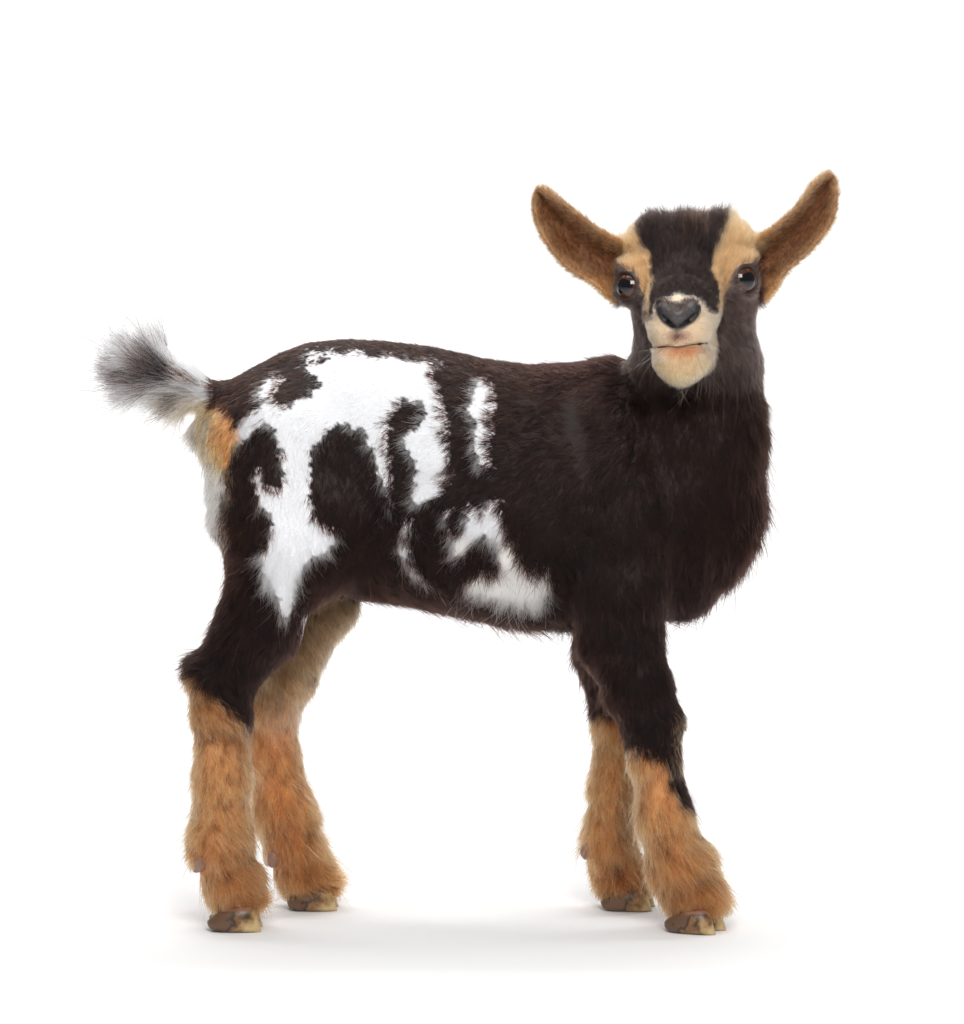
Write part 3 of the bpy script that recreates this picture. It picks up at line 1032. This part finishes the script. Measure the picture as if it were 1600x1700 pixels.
# ------------------------------------------------------------------ fur: combing controls
# px, py, depth | direction (px) | length (px) | lift
COMB = np.array([
    (1040, 590, 0, -.95, .05, 0, 22, .30), (950, 604, 0, -1, .05, 0, 17, .24), (850, 605, 0, -1, -.02, 0, 16, .2), (700, 578, 0, -1, -.06, 0, 14, .15),
    (550, 565, 0, -1, .05, 0, 12, .12), (430, 608, 0, -.9, .5, 0, 12, .12), (375, 642, 0, -.85, .5, 0, 14, .16),
    (1020, 700, -110, -.8, .7, 0, 20, .1), (930, 690, -130, -1, .25, 0, 20, .1), (850, 700, -130, -1, .12, 0, 22, .1), (760, 660, -130, -1, .1, 0, 20, .1),
    (700, 720, -140, -1, .25, 0, 22, .1), (640, 650, -120, -1, .1, 0, 16, .1), (560, 640, -110, -1, .15, 0, 14, .1), (490, 640, -100, -.9, .45, 0, 16, .1),
    (440, 650, -80, -.7, .8, 0, 18, .1), (400, 700, -60, -.4, 1, 0, 22, .12), (360, 740, -40, -.15, 1, 0, 26, .16), (400, 800, -90, 0, 1, 0, 22, .12), (345, 800, 0, -.3, 1, 0, 30, .3), (348, 860, 0, -.3, 1, 0, 32, .3),
    (480, 760, -130, -.1, 1, 0, 20, .1), (480, 860, -140, .0, 1, 0, 20, .1), (560, 780, -140, -.15, 1, 0, 22, .1), (600, 715, -140, -.6, .8, 0, 22, .1), (620, 820, -140, -.1, 1, 0, 24, .1),
    (690, 800, -140, -.6, .9, 0, 26, .1), (740, 770, -145, -.85, .6, 0, 26, .1), (820, 780, -145, -.8, .6, 0, 24, .1), (900, 800, -140, -.7, .8, 0, 22, .1),
    (1000, 850, -130, -.25, 1, 0, 24, .1), (1080, 850, -110, .0, 1, 0, 26, .1), (600, 900, -120, .15, 1, 0, 28, .12), (560, 940, -120, .05, 1, 0, 26, .12),
    (690, 900, -130, -.25, 1, 0, 28, .14), (760, 890, -140, -.6, .9, 0, 30, .14), (830, 880, -140, -.45, 1, 0, 30, .14), (850, 960, -120, -.15, 1, 0, 38, .16),
    (900, 980, -110, .15, 1, 0, 40, .18), (800, 990, -90, -.3, 1, 0, 36, .18), (650, 970, -90, .6, .8, 0, 30, .15), (720, 1000, -40, .75, .6, 0, 34, .26), (840, 1025, 0, .35, 1, 0, 40, .42), (920, 1025, 0, .1, 1, 0, 38, .4),
    (620, 985, 0, .3, 1, 0, 26, .3),
    (450, 900, -140, -.3, 1, 0, 28, .14), (425, 920, -140, -.9, .5, 0, 36, .18), (390, 940, -100, -.8, .6, 0, 30, .24), (380, 880, -80, -.3, 1, 0, 26, .2), (440, 960, -150, -.6, .9, 0, 36, .14), (490, 960, -150, .0, 1, 0, 30, .12),
    (470, 1020, -140, -.3, 1, 0, 34, .14), (520, 1000, -120, .1, 1, 0, 30, .14), (430, 1060, -130, -.6, .9, 0, 28, .14), (380, 1040, -90, -.7, .8, 0, 30, .25), (325, 1100, -90, -1, .35, 0, 30, .3), (470, 1110, -120, .2, 1, 0, 28, .18), (420, 1180, -125, .3, 1, 0, 26, .2),
    (370, 1165, -125, .5, .8, 0, 22, .25), (330, 1160, -90, .2, 1, 0, 22, .3), (335, 1250, -90, -.2, 1, 0, 24, .25), (370, 1250, -125, 0, 1, 0, 24, .2), (405, 1250, -90, .2, 1, 0, 24, .25),
    (330, 1360, -90, -.25, 1, 0, 26, .3), (370, 1370, -125, .05, 1, 0, 28, .22), (410, 1370, -90, .25, 1, 0, 28, .3), (322, 1410, -90, -.4, 1, 0, 22, .35), (370, 1430, -125, .25, 1, 0, 30, .25), (410, 1450, -90, .6, .9, 0, 34, .35),
    (425, 1480, -90, .95, .3, 0, 40, .4), (345, 1480, -90, -.35, 1, 0, 30, .3), (385, 1490, -125, .4, .9, 0, 26, .3),
    (560, 1030, 80, .25, 1, 0, 28, .22), (500, 1130, 80, .15, 1, 0, 28, .22), (470, 1220, 60, .05, 1, 0, 24, .2), (490, 1290, 90, .3, 1, 0, 26, .25), (440, 1300, 70, -.05, 1, 0, 24, .22), (515, 1370, 90, .4, 1, 0, 32, .3), (470, 1390, 50, .05, 1, 0, 28, .22),
    (520, 1430, 90, .8, .6, 0, 40, .4), (540, 1450, 90, .97, .2, 0, 44, .4), (500, 1450, 55, .4, .9, 0, 30, .25), (460, 1460, 90, -.2, 1, 0, 26, .25),
    (1030, 960, -160, -.05, 1, 0, 24, .12), (1000, 1040, -140, -.15, 1, 0, 26, .16), (955, 1050, -90, -.45, 1, 0, 32, .32), (1050, 1080, -150, .05, 1, 0, 24, .12), (1090, 1080, -90, .25, 1, 0, 22, .22), (1050, 1160, -140, .05, 1, 0, 24, .14),
    (1000, 1140, -90, -.35, 1, 0, 28, .3), (1120, 1190, -100, .2, 1, 0, 18, .2), (1080, 1230, -140, .05, 1, 0, 24, .16), (1055, 1260, -100, -.15, 1, 0, 28, .25), (1090, 1320, -130, .1, 1, 0, 28, .18), (1130, 1320, -95, .2, 1, 0, 26, .22), (1060, 1380, -95, -.1, 1, 0, 30, .25),
    (1110, 1400, -135, .2, 1, 0, 34, .2), (1165, 1410, -95, .45, 1, 0, 38, .3), (1190, 1460, -95, .6, .9, 0, 46, .35), (1140, 1470, -140, .25, 1, 0, 38, .22), (1090, 1470, -95, -.1, 1, 0, 34, .3), (1195, 1500, -90, .55, 1, 0, 44, .3), (1150, 1500, -130, .25, 1, 0, 26, .22), (1105, 1490, -100, .1, 1, 0, 30, .25),
    (990, 1160, 80, -.3, 1, 0, 28, .28), (1000, 1230, 60, -.1, 1, 0, 28, .22), (990, 1300, 80, -.2, 1, 0, 28, .25), (1030, 1320, 60, .1, 1, 0, 28, .2), (975, 1385, 85, -.4, 1, 0, 26, .3), (1010, 1400, 55, 0, 1, 0, 34, .2), (1050, 1420, 80, .3, 1, 0, 34, .25),
    (1000, 1460, 80, -.45, .9, 0, 28, .3), (1040, 1460, 55, .2, 1, 0, 34, .22), (1070, 1470, 85, .6, .8, 0, 34, .3),
    (1180, 690, -110, .0, 1, 0, 20, .12), (1250, 690, -10, .3, 1, 0, 26, .28), (1265, 780, 0, .4, 1, 0, 36, .34), (1262, 860, 0, .4, 1, 0, 36, .32), (1225, 940, 0, .45, 1, 0, 40, .34), (1170, 990, 0, .4, 1, 0, 40, .34), (1110, 1015, -20, .35, 1, 0, 32, .3),
    (1190, 850, -100, .2, 1, 0, 32, .14), (1150, 950, -90, .15, 1, 0, 32, .16), (1080, 980, -110, .05, 1, 0, 28, .14), (1075, 640, -60, -.15, 1, 0, 20, .12), (1150, 660, -110, 0, 1, 0, 18, .12), (1120, 760, -110, .0, 1, 0, 22, .12), (1055, 610, 0, -.6, .6, 0, 20, .25),
    (1125, 478, -210, 0, -1, .5, 6, .12), (1135, 440, -140, 0, -1, .3, 14, .14), (1100, 400, -115, -.15, -1, .3, 18, .2), (1180, 395, -115, .2, -1, .3, 18, .2), (1090, 365, -80, -.2, -1, .2, 18, .5), (1195, 362, -80, .25, -1, .2, 18, .5), (1142, 370, -80, .05, -1, .3, 20, .5),
    (1065, 430, -105, -.4, -1, .3, 10, .15), (1220, 425, -105, .4, -1, .3, 10, .15), (1045, 400, -60, -.5, -.9, 0, 12, .3), (1240, 395, -60, .5, -.9, 0, 12, .3), (1060, 530, -95, -.35, 1, .3, 11, .12), (1215, 530, -95, .35, 1, .3, 12, .12),
    (1090, 490, -160, -.6, -.5, .6, 7, .12), (1175, 485, -160, .6, -.5, .6, 7, .12),
    (1095, 555, -255, -.8, .5, .3, 4.5, .15), (1160, 550, -255, .8, .5, .3, 4.5, .15), (1130, 565, -255, 0, 1, 0, 3, .12), (1130, 605, -250, 0, 1, .2, 9, .16), (1130, 628, -235, 0, 1, .3, 13, .22), (1100, 605, -235, -.4, 1, .3, 9, .16), (1165, 600, -235, .4, 1, .3, 9, .16),
    (1085, 600, -120, -.3, 1, .2, 16, .14), (1195, 610, -100, .25, 1, .2, 18, .14), (1130, 495, -245, 0, -1, .4, 5, .12), (1060, 580, -60, -.3, 1, 0, 16, .14), (1240, 590, -50, .25, 1, 0, 20, .16),
    (1000, 400, -50, -.8, -.6, 0, 9, .22), (990, 440, -20, -.8, -.6, 0, 10, .18), (930, 360, -25, -.7, -.75, 0, 10, .2), (980, 470, -66, -.7, .5, 0, 12, .3), (920, 420, -60, -.8, .2, 0, 10, .3), (890, 315, -25, -.5, -.9, 0, 9, .35),
    (1290, 395, -50, .8, -.7, 0, 9, .22), (1300, 430, -20, .7, -.8, 0, 10, .18), (1350, 350, -25, .6, -.85, 0, 10, .2), (1305, 465, -66, .7, .5, 0, 12, .3), (1370, 390, -60, .8, .1, 0, 10, .3), (1382, 290, -25, .4, -.9, 0, 9, .35),
    (350, 652, 0, -1, 0, 0, 24, .3), (318, 636, 0, -.9, -.5, 0, 44, .4), (268, 610, 0, -.7, -.85, 0, 50, .45), (270, 640, 0, -1, .1, 0, 62, .4), (215, 592, 0, -.8, -.75, 0, 42, .5), (305, 664, 0, -.75, .8, 0, 50, .4), (250, 640, 0, -.9, .5, 0, 58, .4), (220, 608, 0, -1, .0, 0, 46, .45), (350, 690, 0, -.15, 1, 0, 18, .2),
], float)


def comb(p):
    x, y, d = to_px(p)
    q = np.stack([x, y, d * 0.45], 1)
    c = COMB[:, :3] * [1, 1, 0.45]
    out = np.zeros((len(p), 5))
    for i in range(0, len(p), 40000):
        dd = ((q[i:i + 40000, None, :] - c[None]) ** 2).sum(2)
        w = 1 / (dd + 60) ** 2
        w /= w.sum(1, keepdims=True)
        out[i:i + 40000] = w @ COMB[:, 3:]
    return out


# ------------------------------------------------------------------ fur: roots
tri = np.vstack([Q[:, [0, 1, 2]], Q[:, [0, 2, 3]]])
a, b, c_ = V[tri[:, 0]], V[tri[:, 1]], V[tri[:, 2]]
area = 0.5 * np.linalg.norm(np.cross(b - a, c_ - a), axis=1)
cen = (a + b + c_) / 3
tnrm = nrm[tri].sum(1)
tnrm /= np.linalg.norm(tnrm, axis=1)[:, None] + 1e-12
x, y, d = to_px(cen)
view = CAM - cen
view /= np.linalg.norm(view, axis=1)[:, None]
facing = (tnrm * view).sum(1)
dens = np.where(facing > -0.25, 1.0, 0.4)
head = is_head(x, y, d)
ear = is_ear(x, y, d)
tail = is_tail(x, y, d)
dens[head & (facing > -.2)] *= 2.6
dens[(d < -170) & head] *= 1.7
dens[ear] *= 1.9
dens[tail] *= 5.0
dens[(y > 1100)] *= 1.35
dens[inpoly(x, y, NOSE) & (d < -200) & ~((y < 517) & (np.abs(x - 1125) < 16))] = 0
mth_y = np.interp(x, [1080, 1090, 1107, 1124, 1140, 1160, 1178, 1188], [581, 577, 575, 576.5, 574, 571, 570, 574])
dens[(d < -175) & (y > mth_y - 5) & (y < mth_y + 2) & (x > 1080) & (x < 1189)] = 0
lipz = (d < -190) & (y > 575) & (y < 586) & (np.abs(x - 1134) < 34)
dens[lipz] *= 0.15
for (cw, fr) in eye_frames:
    loc_ = (cen - cw) @ fr.T / S
    dens[(np.hypot(loc_[:, 0] / 27, loc_[:, 1] / 25) < 1) & (loc_[:, 2] > 0)] = 0
for (x0, y0, d0, r) in DEW:
    dens[(np.hypot(x - x0, (y - y0) * .85) < r + 1) & (np.abs(d - d0) < 45)] = 0
    dens[(np.abs(x - x0) < r) & (y < y0) & (y > y0 - 30) & (np.abs(d - d0) < 45)] *= 0.5
dens[cen[:, 2] < 24 * S] = 0
N = int(680000 * HAIR)
pr = area * dens
cdf = np.cumsum(pr)
pick = np.searchsorted(cdf, rng.random(N) * cdf[-1])
pick = np.clip(pick, 0, len(tri) - 1)
u, v = rng.random(N), rng.random(N)
fl_ = u + v > 1
u[fl_], v[fl_] = 1 - u[fl_], 1 - v[fl_]
tr = tri[pick]
w0 = (1 - u - v)[:, None]
root = V[tr[:, 0]] * w0 + V[tr[:, 1]] * u[:, None] + V[tr[:, 2]] * v[:, None]
nor = nrm[tr[:, 0]] * w0 + nrm[tr[:, 1]] * u[:, None] + nrm[tr[:, 2]] * v[:, None]
nor /= np.linalg.norm(nor, axis=1)[:, None] + 1e-12
print('T roots', time.time() - T0, 'area', area.sum())


def grow(root, nor, lenmul=1.0):
    n = len(root)
    cb = comb(root)
    x, y, d = to_px(root)
    tl = is_tail(x, y, d)
    hd = is_head(x, y, d) | is_ear(x, y, d)
    direc = cb[:, :3] * [1, 1, 1]
    dw = direc[:, :1] * RIGHT - direc[:, 1:2] * UP + direc[:, 2:3] * np.array([0, 1.0, 0])
    # large swirls and lock-to-lock tilt
    s1 = (vnoise(root, 0.022, 31) - .5) * 0.9 + (vnoise(root, 0.007, 32) - .5) * 0.9
    tang = dw - (dw * nor).sum(1)[:, None] * nor
    tang /= np.linalg.norm(tang, axis=1)[:, None] + 1e-9
    bit = np.cross(nor, tang)
    tang = tang + bit * (s1 * np.where(hd, .45, .7) + rng.normal(0, .10, n))[:, None]
    tang /= np.linalg.norm(tang, axis=1)[:, None] + 1e-9
    L = cb[:, 3] * S * lenmul * np.where(is_ear(x, y, d), 0.72, np.where(hd, 1.3, np.where(tl | (x > 1210), 1.3, 1.06))) * (0.62 + 0.5 * rng.random(n)) * (0.8 + 0.4 * vnoise(root, 0.009, 33))
    longer = rng.random(n) < 0.035
    L[longer & ~hd] *= 1.45
    lift = cb[:, 4] * np.where(hd, 1.5, 1.0) * (0.55 + 0.9 * rng.random(n)) + np.where(hd, 0.09, 0.03)
    lift[longer] *= 1.25
    room = (root[:, 2] - 16 * S) / np.maximum(L * np.maximum(-tang[:, 2], 0.05), 1e-6)
    L = np.where(root[:, 2] < 0.07, L * np.clip(room, 0.15, 1.0), L)
    # locks: hairs of one small cell lean to a common axis
    cell = np.where(hd, 0.0020, np.where(tl, 0.0036, 0.0021))
    ci = np.floor(root / cell[:, None] + vnoise(root, 0.004, 40)[:, None] * .8).astype(np.int64)
    hsh = (ci[:, 0] * 73856093) ^ (ci[:, 1] * 19349663) ^ (ci[:, 2] * 83492791)
    h1 = ((hsh * 1103515245 + 12345) >> 8 & 0xffff) / 65535.0
    h2 = ((hsh * 22695477 + 1) >> 9 & 0xffff) / 65535.0
    h3 = ((hsh * 69069 + 7) >> 7 & 0xffff) / 65535.0
    cc = (ci + 0.5) * cell[:, None] + (np.stack([h1, h2, h3], 1) - .5) * cell[:, None] * .6
    off = cc - root
    off -= (off * nor).sum(1)[:, None] * nor
    lim = np.linalg.norm(off, axis=1)
    off *= np.minimum(1, 0.9 * cell / np.maximum(lim, 1e-9))[:, None]
    clump = np.where(hd, 0.5, np.where(tl, 0.9, 0.85)) * (0.6 + 0.4 * h2)
    tang = tang + bit * ((h1 - .5) * np.where(hd, .25, .45))[:, None]
    tang /= np.linalg.norm(tang, axis=1)[:, None] + 1e-9
    lift = lift * (0.75 + 0.5 * h3)
    K = 6
    t = np.linspace(0, 1, K)
    bend = rng.normal(0, .16, (n, 1))
    pts = np.empty((n, K, 3))
    for k, tk in enumerate(t):
        along = tk
        up = lift * (1.5 * tk - 0.55 * tk * tk)
        pts[:, k] = (root - nor * np.where(hd, 0.00012, 0.0006)[:, None] + tang * (L * along * np.sqrt(1 - np.clip(lift, 0, .9) ** 2 * .6))[:, None]
                     + nor * (L * up)[:, None] + bit * (L * bend[:, 0] * tk * tk)[:, None]
                     + off * (clump * tk ** 1.3)[:, None])
    pts[:, :, 2] = np.maximum(pts[:, :, 2], 0.0006)
    return pts, L, hsh, h1


pts, L, hsh, h1 = grow(root, nor)
hc = coat(root, 1.0)
tx_, ty_, td_ = to_px(root)
lockdark = is_tail(tx_, ty_, td_) & (h1 > 0.84 - 0.16 * (np.abs(ty_ - 628) < 8)) & (tx_ < 318) & (ty_ > 596 + (tx_ - 250) * .42)
hc[lockdark] = [0.016, 0.013, 0.013]
# single hairs and whole locks differ a little in tone
tone = (0.75 + 0.5 * rng.random(N)) * (0.45 + 1.05 * h1 ** 1.2)
lum = hc.mean(1)
tone = np.where(lum > .45, 0.84 + 0.16 * tone, tone)
tone = np.where(is_head(*to_px(root)) & (lum > .2), 0.55 + 0.45 * tone, tone)
hc = np.clip(hc * tone[:, None], 0.003, 0.95)
painted_sheen = (rng.random(N) < 0.16) & (lum < .03)  # strand sheen painted as lighter brown on scattered dark hairs
hc[painted_sheen] = hc[painted_sheen] * 2.6 + [0.012, 0.005, 0.003]
strayw = (rng.random(N) < 0.004) & (lum < .05)
hc[strayw] = hc[strayw] * 5
print('T grown', time.time() - T0)

m_fur = bpy.data.materials.new('goat_fur')
m_fur.use_nodes = True
nt = m_fur.node_tree
nt.nodes.clear()
out = nt.nodes.new('ShaderNodeOutputMaterial')
ph = nt.nodes.new('ShaderNodeBsdfHairPrincipled')
ph.model = 'CHIANG'
ph.parametrization = 'COLOR'
ph.inputs['Roughness'].default_value = 0.42
ph.inputs['Radial Roughness'].default_value = 0.6
ph.inputs['Coat'].default_value = 0.0
ph.inputs['IOR'].default_value = 1.25
ph.inputs['Random Roughness'].default_value = 0.3
at = nt.nodes.new('ShaderNodeAttribute')
at.attribute_name = 'hair_colour'
nt.links.new(at.outputs['Color'], ph.inputs['Color'])
nt.links.new(ph.outputs[0], out.inputs['Surface'])


def curves_obj(name, pts, rad_root, colr, mat, parent, taper=0.25):
    n, K = pts.shape[:2]
    cu = bpy.data.hair_curves.new(name)
    cu.add_curves([K] * n)
    cu.attributes['position'].data.foreach_set('vector', pts.reshape(-1).astype(np.float32))
    ra = cu.attributes.get('radius') or cu.attributes.new('radius', 'FLOAT', 'POINT')
    prof = np.interp(np.linspace(0, 1, K), [0, .5, 1], [1, .85, taper])
    ra.data.foreach_set('value', (rad_root[:, None] * prof[None]).reshape(-1).astype(np.float32))
    ca = cu.attributes.new('hair_colour', 'FLOAT_COLOR', 'CURVE')
    ca.data.foreach_set('color', np.concatenate([colr, np.ones((n, 1))], 1).astype(np.float32).ravel())
    cu.materials.append(mat)
    o = bpy.data.objects.new(name, cu)
    col.objects.link(o)
    o.parent = parent
    return o


x, y, d = to_px(root)
rad = np.where(is_head(x, y, d) | is_ear(x, y, d), 0.000085, 0.00013) * (0.75 + .5 * rng.random(N)) / max(HAIR, .3) ** .5
fur = curves_obj('fur', pts, rad, hc, m_fur, body)
fur['kind'] = 'stuff'
fur['label'] = 'short dark brown, white and tan coat with feathery lower legs'

# whiskers
wr, wn = [], []
sel_ = np.flatnonzero(is_head(x, y, d) & (((d < -150) & (y > 575) & (y < 640) & (np.abs(x - 1131) > 30)) | ((y > 600) & (y < 645) & (d < -60))))
sel_ = rng.choice(sel_, min(70, len(sel_)), replace=False)
wp, wl, _, _ = grow(root[sel_], nor[sel_], 4.2)
wdir = (root[sel_] - P(1131, 590, -150))
wdir /= np.linalg.norm(wdir, axis=1)[:, None]
tt_ = np.linspace(0, 1, wp.shape[1])[None, :, None]
wp = wp + wdir[:, None, :] * tt_ * 0.012 * rng.random((len(sel_), 1, 1))
wc = np.tile([0.20, 0.13, 0.09], (len(sel_), 1)) * (0.5 + rng.random((len(sel_), 1)))
whisk = curves_obj('whiskers', wp, np.full(len(sel_), 0.00006), wc, m_fur, body, .2)
whisk['kind'] = 'stuff'
print('T end', time.time() - T0)
